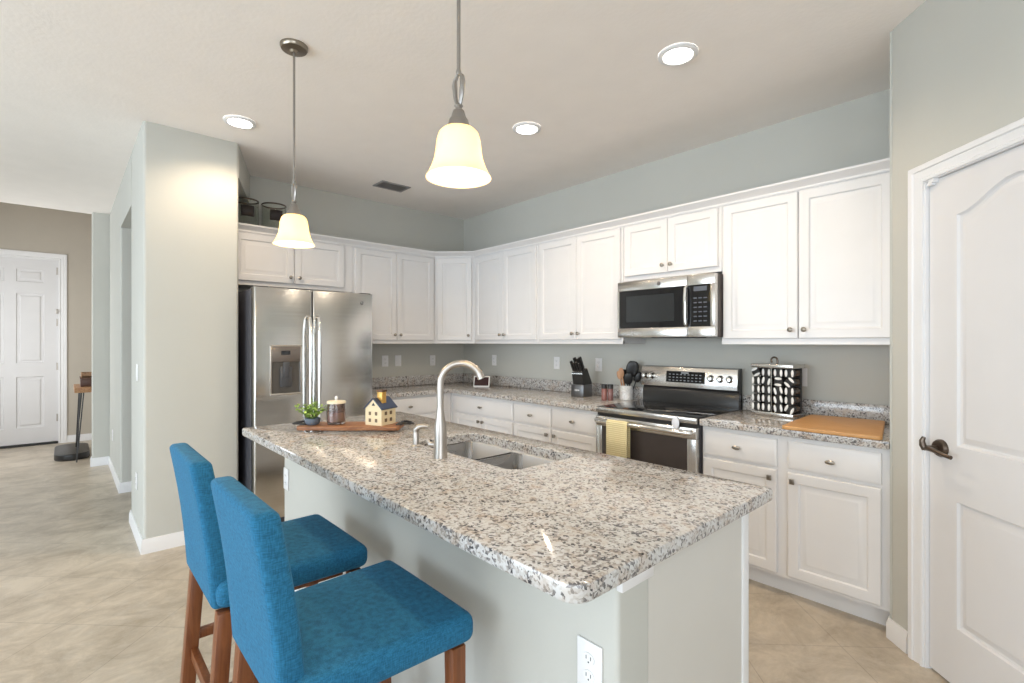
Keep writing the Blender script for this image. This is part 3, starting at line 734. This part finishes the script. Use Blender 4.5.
uten('black_turner', 'black slotted turner at the right front of the crock', 'turner', (.01, -.01, .02), (.03, -.02, .135), .006, 'turner_blade', BLACK, .034, .09, .008)
uten('black_pasta_fork', 'black pasta server at the far right of the crock', 'utensil', (.015, .03, .02), (.06, .05, .15), .005, 'fork_head', BLACK, .03, .09, .012)
# spice rack: revolving square rack with a hook on top and its jars
rc = (-1.182, 3.345, CZ); rz_ = R(-9)
t = thing('spice_rack', 'square steel countertop spice rack with hook handle and rows of jars', 'spice rack', rc, rz_)
rw, rd, rh = .134, .075, .325
M().box(-rw, rw, -rd, rd, 0, .024, .003).build('base', SSX, t)
M().box(-rw, rw, -rd, rd, rh-.024, rh, .003).build('top_bar', SSX, t)
M().box(-rw+.008, rw-.008, .03, .05, .024, rh-.024).build('back_panel', BLACK, t)
M().box(-.003, .003, -rd+.003, -rd+.008, .024, rh-.024).build('divider_rod', CHROME, t)
M().tube([(0, 0, rh), (0, 0, rh+.018)]+[(-.02+.02*math.cos(R(a_)), 0, rh+.022+.02*math.sin(R(a_))) for a_ in range(0, 226, 25)], .006, 8).build('hook', BRONZE, t)
GRIP = simple('white_cap_grip', (.88, .87, .85), .25)
jr = thing('spice_jar', 'x', 'jar', (0, 0, 0), 0, 'spice jars in the rack')
m = M(); m.lathe([(.026, -.002), (.027, -.008), (.027, -.034), (.025, -.036), (.0, -.036)], seg=20, axis='y'); m.build('cap', BLACK, jr)
m = M(); m.lathe([(.024, .002), (.024, .045)], seg=16, axis='y'); m.build('jar_body', simple('jar_dark', (.08, .05, .03), .2), jr)
for s_ in (-1, 1):
    m = M(); m.mark().lathe([(0, -.0)]+[(.0085*math.sin(math.pi*k/8), -.024*math.cos(math.pi*k/8)) for k in range(1, 8)]+[(0, .024)], seg=12).fn(lambda p: (p.x+s_*.019, p.y*.6-.036, p.z*.95)); m.build('cap_grip', GRIP, jr)
rm = Matrix.Translation(rc) @ Matrix.Rotation(rz_, 4, 'Z')
rown = ['bottom row', 'second row from the bottom', 'middle row', 'second row from the top', 'top row']; coln = ['leftmost', 'second from left', 'third from left', 'rightmost']
tilt = {(4, 0): 62, (3, 2): 92, (3, 3): -48, (0, 3): 25, (1, 2): -12, (2, 2): -14, (0, 2): -8, (3, 1): 12}
for r_ in range(5):
    for c_ in range(4):
        j = jr if r_ == c_ == 0 else dup(jr)
        j['label'] = f'black-capped spice jar in the rack, {rown[r_]}, {coln[c_]}'
        j.matrix_world = rm @ Matrix.Translation(((-.106, -.038, .038, .106)[c_], -.0275, .052+r_*.055)) @ Matrix.Rotation(R(tilt.get((r_, c_), 0)), 4, 'Y')
# cutting board
cb = M().prism(rpoly([(-.215, -.275, .02), (.222, -.265, .02), (.122, .325, .02), (-.245, .30, .02)]), 0, .02, bev=.004).build('cutting_board', BAMBOO, None, loc=(-.765, 3.10, CZ), rz=0)
tag(cb, 'large bamboo cutting board lying on the counter by the pantry wall', 'cutting board')

# tray board on the island with plant, candle and little house
ta = R(47.7); tO = Vector((-2.518, 1.139, CZ))
t = thing('serving_board', 'long wooden serving board with black iron handles on the island', 'serving board', tO, ta)
pl = rpoly([(-.27, -.085, .02), (-.08, -.092, .05), (.12, -.086, .05), (.265, -.09, .02), (.262, .07, .02), (.02, .085, .05), (-.265, .078, .02)])
M().prism(pl, .006, .026, bev=.003).box(-.2, -.18, -.06, .06, 0, .006).box(.18, .2, -.06, .06, 0, .006).build('board', WALNUT, t)
for s_ in (1, -1):
    M().tube([(s_*.25, -.03, .03), (s_*.275, -.03, .034), (s_*.31, -.015, .03), (s_*.32, .01, .028), (s_*.31, .03, .03), (s_*.275, .045, .034), (s_*.25, .045, .03)], .006, 8).box(min(s_*.238, s_*.268), max(s_*.238, s_*.268), -.042, .056, .026, .032, .002).build('iron_handle', BLACK, t)
def onb(x, y): return tO+Vector((x*math.cos(ta)-y*math.sin(ta), x*math.sin(ta)+y*math.cos(ta), .0265))
t = thing('potted_plant', 'small leafy green plant in a blue-grey bowl on the serving board', 'plant', onb(-.206, -.02))
M().lathe([(.026, 0), (.034, .006), (.040, .02), (.039, .034), (.035, .036), (.033, .03), (0, .028)], seg=24, caps=False).build('pot', simple('blue_grey_ceramic', (.13, .16, .20), .5), t)
M().lathe([(.034, .028), (0, .031)], seg=16).build('soil', simple('soil', (.05, .035, .02), .9), t)
m = M(); rn = random.Random(3)
st_ = M()
for i in range(34):
    a_ = rn.uniform(0, 6.283); el = rn.uniform(.25, 1.5); L_ = rn.uniform(.06, .112)
    p1 = Vector((math.cos(a_)*math.cos(el), math.sin(a_)*math.cos(el), math.sin(el)*1.05))*L_+Vector((0, 0, .03))
    b0 = Vector((math.cos(a_)*.012, math.sin(a_)*.012, .028)); st_.tube([b0, (b0+p1)/2+Vector((0, 0, .006)), p1], .0012, 5)
    for k in range(9):
        u = rn.uniform(.4, 1.0); q = b0.lerp(p1, u); az = rn.uniform(0, 6.283); tl = rn.uniform(-.3, .9); s_ = rn.uniform(.010, .018)
        mt = Matrix.Translation(q) @ Matrix.Rotation(az, 4, 'Z') @ Matrix.Rotation(-tl, 4, 'Y')
        m.mark().add([(0, 0, 0), (s_*.35, s_*.42, .001), (s_*.85, s_*.36, .0), (s_*1.15, 0, -.001), (s_*.85, -s_*.36, 0), (s_*.35, -s_*.42, .001), (s_*.55, 0, -.0015)],
                     [(0, 1, 6), (1, 2, 6), (2, 3, 6), (3, 4, 6), (4, 5, 6), (5, 0, 6)]).xf(mt)
m.mark()
m.build('leaves', simple('leaf_green', (.30, .46, .09), .5, var=.35, vscale=60), t, 60, fix=False); st_.build('stems', simple('stem_green', (.14, .22, .05), .6), t)
t = thing('candle_jar', 'pale candle in a smoky glass jar with cream lid on the serving board', 'candle', onb(-.088, .0))
M().lathe([(.036, .003), (.04, .0), (.043, .01), (.044, .05), (.0415, .078), (.040, .096), (.0385, .096), (.040, .078), (.0425, .05), (.041, .012), (0, .006)], seg=32, caps=False).build('glass_jar', glassy('smoky_glass', (.62, .52, .48), .03), t, 40)
M().lathe([(.0395, .013), (.041, .05), (.040, .056), (0, .056)], seg=24).build('wax', simple('pale_wax', (.80, .66, .62), .5, Subsurface_Weight=.2), t)
ld = M().lathe([(.043, .096), (.0435, .099), (.0435, .104), (.04, .107), (0, .1075)], seg=32).build('lid', simple('cream_lid', (.80, .70, .52), .4), t)
M().lathe([(.003, .107), (.0055, .114), (.0065, .121), (.0045, .128), (0, .130)], seg=12).build('lid_knob', WHITE, ld)
t = thing('house_ornament', 'cream wooden toy house with dark blue roof on the serving board', 'ornament', onb(.148, .004), R(23))
hw, hd_, he, hp = .053, .058, .088, .138
M().prism([(-hw, 0), (hw, 0), (hw, he), (0, hp), (-hw, he)], -hd_, hd_, 'y').build('house_body', simple('cream_wood', (.80, .66, .42), .5), t)
sl = math.atan2(hp-he, hw); L_ = math.hypot(hw, hp-he)+.008
rf = M()
for s_ in (-1, 1):
    rf.mark().box(0, L_, -hd_-.006, hd_+.006, .0005, .006).xf(Matrix.Translation((0, 0, hp)) @ (Matrix.Rotation(sl, 4, 'Y') if s_ > 0 else Matrix.Scale(-1, 4, (1, 0, 0)) @ Matrix.Rotation(sl, 4, 'Y')))
rf.build('roof', simple('navy_roof', (.02, .04, .095), .45), t)
ch = M().box(.0, .034, -.03, .004, hp-.035, hp+.035, .001).build('chimney', simple('gold_paint', (.60, .34, .08), .35, .4), t)
M().box(-.003, .037, -.033, .007, hp+.035, hp+.045, .001).build('chimney_cap', simple('brown_paint', (.10, .045, .02), .5), ch)
for z in (.026, .062):
    for x in (-.023, .018):
        M().box(x-.0075, x+.0075, -hd_-.0012, -hd_+.001, z-.009, z+.009).build('window_opening', simple('window_brown', (.16, .10, .05), .5), t)
        M().box(hw-.001, hw+.0012, x-.009, x+.009, z-.009, z+.009).build('window_opening', bpy.data.materials['window_brown'], t)
M().prism([(-.011, .103), (.011, .103), (0, .119)], -hd_-.0012, -hd_+.001, 'y').build('gable_opening', BLACK, t)

for n_ in ('candle_jar',): bpy.data.objects[n_].scale = (1.12, 1.12, 1.15)
# big glass jars on top of the cabinet over the refrigerator
GL = glassy('jar_glass', (.90, .92, .88), .02)
def bigjar(label, loc):
    t = thing('glass_container', label, 'jar', loc, R(20), 'glass containers on the cabinet')
    M().lathe([(.085, .0), (.094, .004), (.096, .02), (.096, .262), (.093, .262), (.093, .02), (.09, .007), (0, .006)], seg=40, caps=False).build('glass_body', GL, t, 40)
    M().lathe([(.097, .262), (.099, .264), (.099, .272), (.096, .275), (.093, .275), (.093, .262)], seg=40, caps=False).build('rim_band', BRONZE, t, 40)
    m = M(); vs = []; n = 9
    for k in range(n):
        a_ = R(-55)+R(60)*k/(n-1); vs += [(.0975*math.cos(a_), .0975*math.sin(a_), .125), (.0975*math.cos(a_), .0975*math.sin(a_), .215)]
    m.add(vs, [(2*k, 2*k+2, 2*k+3, 2*k+1) for k in range(n-1)])
    o = m.build('label_plate', simple('chalk_label', (.03, .022, .02), .6), t, fix=False); sd = o.modifiers.new('t', 'SOLIDIFY'); sd.thickness = .002
    return t
bigjar('glass container with dark label on the cabinet, beside the pillar', (-4.515, 1.115, 2.281))
bigjar('glass container with dark label on the cabinet, above the fridge and behind the pendant', (-4.515, 1.335, 2.281))
t = thing('glass_votive', 'tiny clear glass votive in front of the labelled containers', 'candle holder', (-4.445, 1.222, 2.281))
M().lathe([(.016, 0), (.018, .06), (.015, .06), (.013, .006), (0, .005)], seg=16, caps=False).build('votive_glass', GL, t, 40)

# ------------------------------------------------------------------ outlets and switches
def plate_mesh(kind):
    t = thing('wall_outlet' if kind == 'o' else 'light_switch', 'x', 'outlet' if kind == 'o' else 'switch')
    M().box(-.036, .036, -.006, -.0006, -.058, .058, .002).build('cover_plate', WHITE, t)
    if kind == 'o':
        for z in (-.02, .02):
            o = M().mark().lathe([(.0165, -.0062), (.0160, -.0082), (0, -.0083)], (0, 0, 0), 20, 'y').fn(lambda p: (p.x, p.y, p.z*.82+z)).build('socket', WHITE, t)
            M().box(-.0075, -.0055, -.0087, -.0082, z-.002, z+.006).box(.0055, .0075, -.0087, -.0082, z-.002, z+.006).cyl((0, -.0087, z-.008), .002, .0005, 8, 'y').build('socket_slots', CHAR, o)
    else:
        M().box(-.017, .017, -.0095, -.006, -.033, .033, .002).build('rocker', WHITE, t)
    return t
out0 = plate_mesh('o'); sw0 = plate_mesh('s'); fo, fs_ = [True], [True]
def plate(kind, label, loc, deg, group=None):
    src, flag = (out0, fo) if kind == 'o' else (sw0, fs_)
    t = src if flag[0] else dup(src); flag[0] = False
    t.location = loc; t.rotation_euler.z = R(deg); t['label'] = label
    if group: t['group'] = group
plate('o', 'white outlet on the wall right beside the refrigerator', (XF, 2.467, 1.182), 90)
plate('s', 'white switch second right of the refrigerator above the granite', (XF, 2.618, 1.182), 90)
plate('o', 'white outlet near the corner on the refrigerator wall', (XF, 3.048, 1.175), 90)
plate('o', 'white outlet on the range wall just right of the corner', (-4.117, YR, 1.182), 0)
plate('o', 'white outlet on the range wall left of the knife block', (-3.194, YR, 1.18), 0)
plate('o', 'white outlet on the range wall between knife block and range', (-2.695, YR, 1.18), 0)
plate('o', 'white outlet on the wall behind the spice rack', (-1.088, YR, 1.155), 0)
plate('s', 'white light switch on the pillar side wall facing the hall', (-4.30, .379, 1.165), 0)
plate('o', 'white outlet low on the pillar side wall', (-4.348, .379, .40), 0)
plate('o', 'white outlet low on the far hallway wall', (-6.663, .379, .40), 0)
plate('o', 'white outlet on the island wall at its right end near the floor', (-.721, ky, .628), 0)
plate('o', 'white outlet on the island wall at its far left end', (-2.822, ky, .63), 0)

# ------------------------------------------------------------------ stools
def stool(label, loc):
    """local: x = width, y = towards the island, origin on the floor under the seat's back edge centre"""
    t = thing('bar_stool', label, 'stool', loc, 0, 'blue bar stools at the island')
    hw = .228
    m = M().mark(); m.box(-hw, hw, .01, .478, .582, .66, .028, 4, cuts=5)
    m.fn(lambda p: (p.x*(.945+.085*(p.y/.478))+.006, p.y, p.z+(.009*max(0, 1-(p.x/hw)**2)*max(0, 1-((p.y-.24)/.26)**2) if p.z > .62 else 0)))
    m.build('seat', BLUE, t, 60)
    bw = .210
    m = M().mark(); m.box(-bw, bw, -.0, .060, 0, .445, .018, 4, cuts=5)
    def bend(p):
        z = p.z; u = z/.445
        return (p.x*(1-.06*u)-.014-.010*u, p.y-.055*u+.008*math.sin(u*math.pi), .576+z)
    m.fn(bend); m.build('backrest', BLUE, t, 60)
    for s_ in (-1, 1):
        x0 = s_*(hw-.028)
        m = M().mark(); m.box(-.022, .022, -.02, .022, 0, .575, .003); m.fn(lambda p: (p.x+x0+s_*.012*(1-p.z/.575), p.y+.030-.04*(1-p.z/.575), p.z)); m.build('leg', LEG, t)
        m = M().mark(); m.box(-.021, .021, -.021, .021, 0, .576, .003); m.fn(lambda p: (p.x*(.8+.2*p.z/.575)+x0+s_*.0, p.y*(.8+.2*p.z/.575)+.434+.006*(1-p.z/.575), p.z)); m.build('leg', LEG, t)
        M().box(x0-.011, x0+.011, .03, .43, .315, .348, .002).build('stretcher', LEG, t)
    M().box(-hw+.03, hw-.03, .008, .03, .255, .292, .002).build('stretcher', LEG, t)
    M().box(-hw+.03, hw-.03, .424, .446, .20, .24, .002).build('footrest', LEG, t)
    M().box(-hw+.06, hw-.06, .05, .41, .55, .573, .002).build('seat_frame', LEG, t)
    return t
s1 = stool('blue upholstered bar stool nearest the camera', (-1.270, .333, 0))
dup(s1, (-1.868, .323, 0), R(0), 'blue upholstered bar stool behind the nearer one, closer to the hallway')

# ------------------------------------------------------------------ ceiling fixtures
def shademat():
    m_, t_, b = nt('frosted_shade'); v = coords(t_)
    t_.links.new(ramp(t_, noise(t_, v, 14, 3), [(.3, (.93, .85, .62)), (.7, (.96, .90, .70))]), b.inputs['Base Color'])
    b.inputs['Roughness'].default_value = .35
    tr = node(t_, 'ShaderNodeBsdfTranslucent'); tr.inputs[0].default_value = (1, .88, .58, 1)
    mx = node(t_, 'ShaderNodeMixShader'); mx.inputs[0].default_value = .6
    em = node(t_, 'ShaderNodeEmission'); em.inputs[0].default_value = (1, .80, .42, 1); em.inputs[1].default_value = .22
    ad = node(t_, 'ShaderNodeAddShader'); out = t_.nodes['Material Output']
    t_.links.new(b.outputs[0], mx.inputs[1]); t_.links.new(tr.outputs[0], mx.inputs[2]); t_.links.new(mx.outputs[0], ad.inputs[0]); t_.links.new(em.outputs[0], ad.inputs[1])
    t_.links.new(ad.outputs[0], out.inputs[0]); return m_
SHADE = shademat()
def pendant(label, x, y):
    t = thing('pendant_light', label, 'pendant light', (x, y, H), 0, 'pendant lights over the island')
    M().lathe([(.064, 0), (.064, -.010), (.058, -.020), (.02, -.024), (.012, -.034)], seg=32).build('canopy', BRONZE if 0 else simple('aged_nickel', (.30, .26, .21), .28, 1), t)
    PN = simple('pendant_nickel', (.36, .345, .33), .3, 1)
    M().tube([(0, 0, -.03), (0, 0, -.665)], .0055, 10).build('rod', PN, t)
    z1 = -.665; m = M()
    m.lathe([(.006, z1+.012), (.008, z1+.004), (.006, z1-.004)], seg=12)
    for s_ in (-1, 1): m.tube([(s_*.003, 0, z1), (s_*.017, 0, z1-.014), (s_*.019, 0, z1-.03), (s_*.015, 0, z1-.065), (s_*.007, 0, z1-.092)], [.0045, .0065, .008, .0065, .005], 8)
    m.lathe([(.009, z1-.088), (.013, z1-.094), (.009, z1-.100), (.010, z1-.106)], seg=14)
    m.build('loop', PN, t)
    M().lathe([(.010, z1-.104), (.016, z1-.108), (.022, z1-.128), (.028, z1-.136), (.030, z1-.146), (.036, z1-.158), (.038, z1-.166)], seg=24).build('socket_cap', PN, t)
    zs_ = z1-.160
    pr = [(.030, 0), (.046, -.004), (.057, -.015), (.0625, -.034), (.066, -.064), (.070, -.088), (.078, -.112), (.089, -.134), (.0945, -.143)]
    prf = [(r_, zs_+z_) for r_, z_ in pr]+[(r_-.003, zs_+z_+.001) for r_, z_ in pr[::-1]]
    M().lathe(prf, seg=40, caps=False).build('glass_shade', SHADE, t, 60)
    M().lathe([(.012, zs_-.0), (.013, zs_-.02), (.023, zs_-.042), (.025, zs_-.058), (.017, zs_-.075), (0, zs_-.08)], seg=20).build('bulb', emit('bulb_glow', (1, .86, .62), 4), t)
    l = bpy.data.lights.new('pendant_bulb', 'POINT'); l.energy = 5.5; l.color = (1, .76, .44); l.shadow_soft_size = .03
    lo = bpy.data.objects.new('pendant_bulb', l); C.objects.link(lo); lo.parent = t; lo.location = (0, 0, zs_-.125)
    return t
p1 = pendant('bell-shaped pendant nearer the camera, at the centre of the island', -1.163, .847)
p2 = dup(p1, (-2.493, .829, H), None, 'bell-shaped pendant over the far end of the island, near the refrigerator')
def can(label, x, y):
    t = thing('recessed_light', label, 'ceiling light', (x, y, H), 0, 'recessed ceiling lights')
    M().lathe([(.096, -.0005), (.096, -.008), (.088, -.013), (.074, -.014), (.070, -.010)], seg=40, caps=False).build('trim_ring', WHITE, t)
    M().lathe([(.0, -.009), (.0705, -.009)], seg=40, caps=False).build('diffuser', emit('led_diffuser', (1, .97, .90), 14), t, fix=False)
    l = bpy.data.lights.new('recessed_lamp', 'SPOT'); l.energy = 38; l.color = (1, .80, .58); l.spot_size = R(150); l.spot_blend = .6; l.shadow_soft_size = .065
    lo = bpy.data.objects.new('recessed_lamp', l); C.objects.link(lo); lo.parent = t; lo.location = (0, 0, -.02)
    return t
c1 = can('recessed ceiling light above the range, rightmost in view', -1.269, 2.275)
dup(c1, (-2.391, 2.307, H), None, 'recessed ceiling light in the middle, between the pendant and the wall cabinets')
dup(c1, (-3.582, .85, H), None, 'recessed ceiling light beside the pillar, above the refrigerator front')
t = thing('ceiling_vent', 'small grey air vent set in the ceiling near the corner', 'vent', (-4.117, 2.24, H))
M().box(-.095, .095, -.145, -.125, -.008, -.0005).box(-.095, .095, .125, .145, -.008, -.0005).box(-.095, -.075, -.125, .125, -.008, -.0005).box(.075, .095, -.125, .125, -.008, -.0005).build('vent_frame', simple('vent_metal', (.30, .29, .28), .5), t)
sm = M().box(-.075, .075, -.125, .125, -.0015, -.0005)
for k in range(7): sm.mark().box(-.012, .012, -.124, .124, -.001, .001).xf(Matrix.Translation((-.063+k*.021, 0, -.006)) @ Matrix.Rotation(R(35), 4, 'Y'))
sm.build('vent_slats', bpy.data.materials['vent_metal'], t)

# ------------------------------------------------------------------ foyer things
t = thing('console_table', 'wooden console table on black hairpin legs by the entry door', 'table', (-7.86, .235, 0))
cw = .38
M().box(-cw, cw, -.15, .16, .80, .855, .004).build('tabletop', wood('live_edge_wood', (.26, .12, .05), (.52, .29, .14), 6, (2, 14, 8), .5), t)
for sx_ in (-1, 1):
    for sy_ in (-1, 1):
        x, y = sx_*(cw-.06), .005+sy_*.105
        M().tube([(x-sx_*.06, y, .80), (x+sx_*.02, y-.0+sy_*.03, .0065), (x+sx_*.03, y+sy_*.03, .0065), (x+sx_*.03, y-sy_*.03, .80)], .006, 8).tube([(x, y, .80), (x+sx_*.025, y+sy_*.03, .012)], .005, 8).build('leg', BLACK, t)
t = thing('wooden_box', 'dark wooden box sitting on the console table', 'box', (-7.86, .22, .8555))
M().box(-.2, .2, -.08, .08, 0, .09, .004).build('box_body', simple('dark_walnut', (.09, .04, .025), .4), t)
M().box(-.205, .205, -.085, .085, .0905, .105, .003).build('box_lid', simple('dark_walnut_lid', (.11, .05, .03), .4), t)
t = thing('stacked_crate', 'small slatted wooden crate on top of the dark box', 'crate', (-7.82, .21, .961))
M().box(-.13, .13, -.06, .06, 0, .018, .002).box(-.13, .13, -.062, -.05, .03, .055, .001).box(-.13, .13, .05, .062, .03, .055, .001).box(-.13, -.118, -.05, .05, 0, .055).box(.118, .13, -.05, .05, 0, .055).box(-.13, .13, -.062, -.05, .0, .03, .001).build('crate_body', wood('crate_wood', (.25, .12, .06), (.45, .27, .14), 6), t)
vc = M().prism(rr(-.42, .42, -.16, .16, .15), .0, .075, bev=.012).build('shoe_tray', BLACK, None, loc=(-8.10, .07, .001))
tag(vc, 'black rounded floor case lying under the console table', 'case')
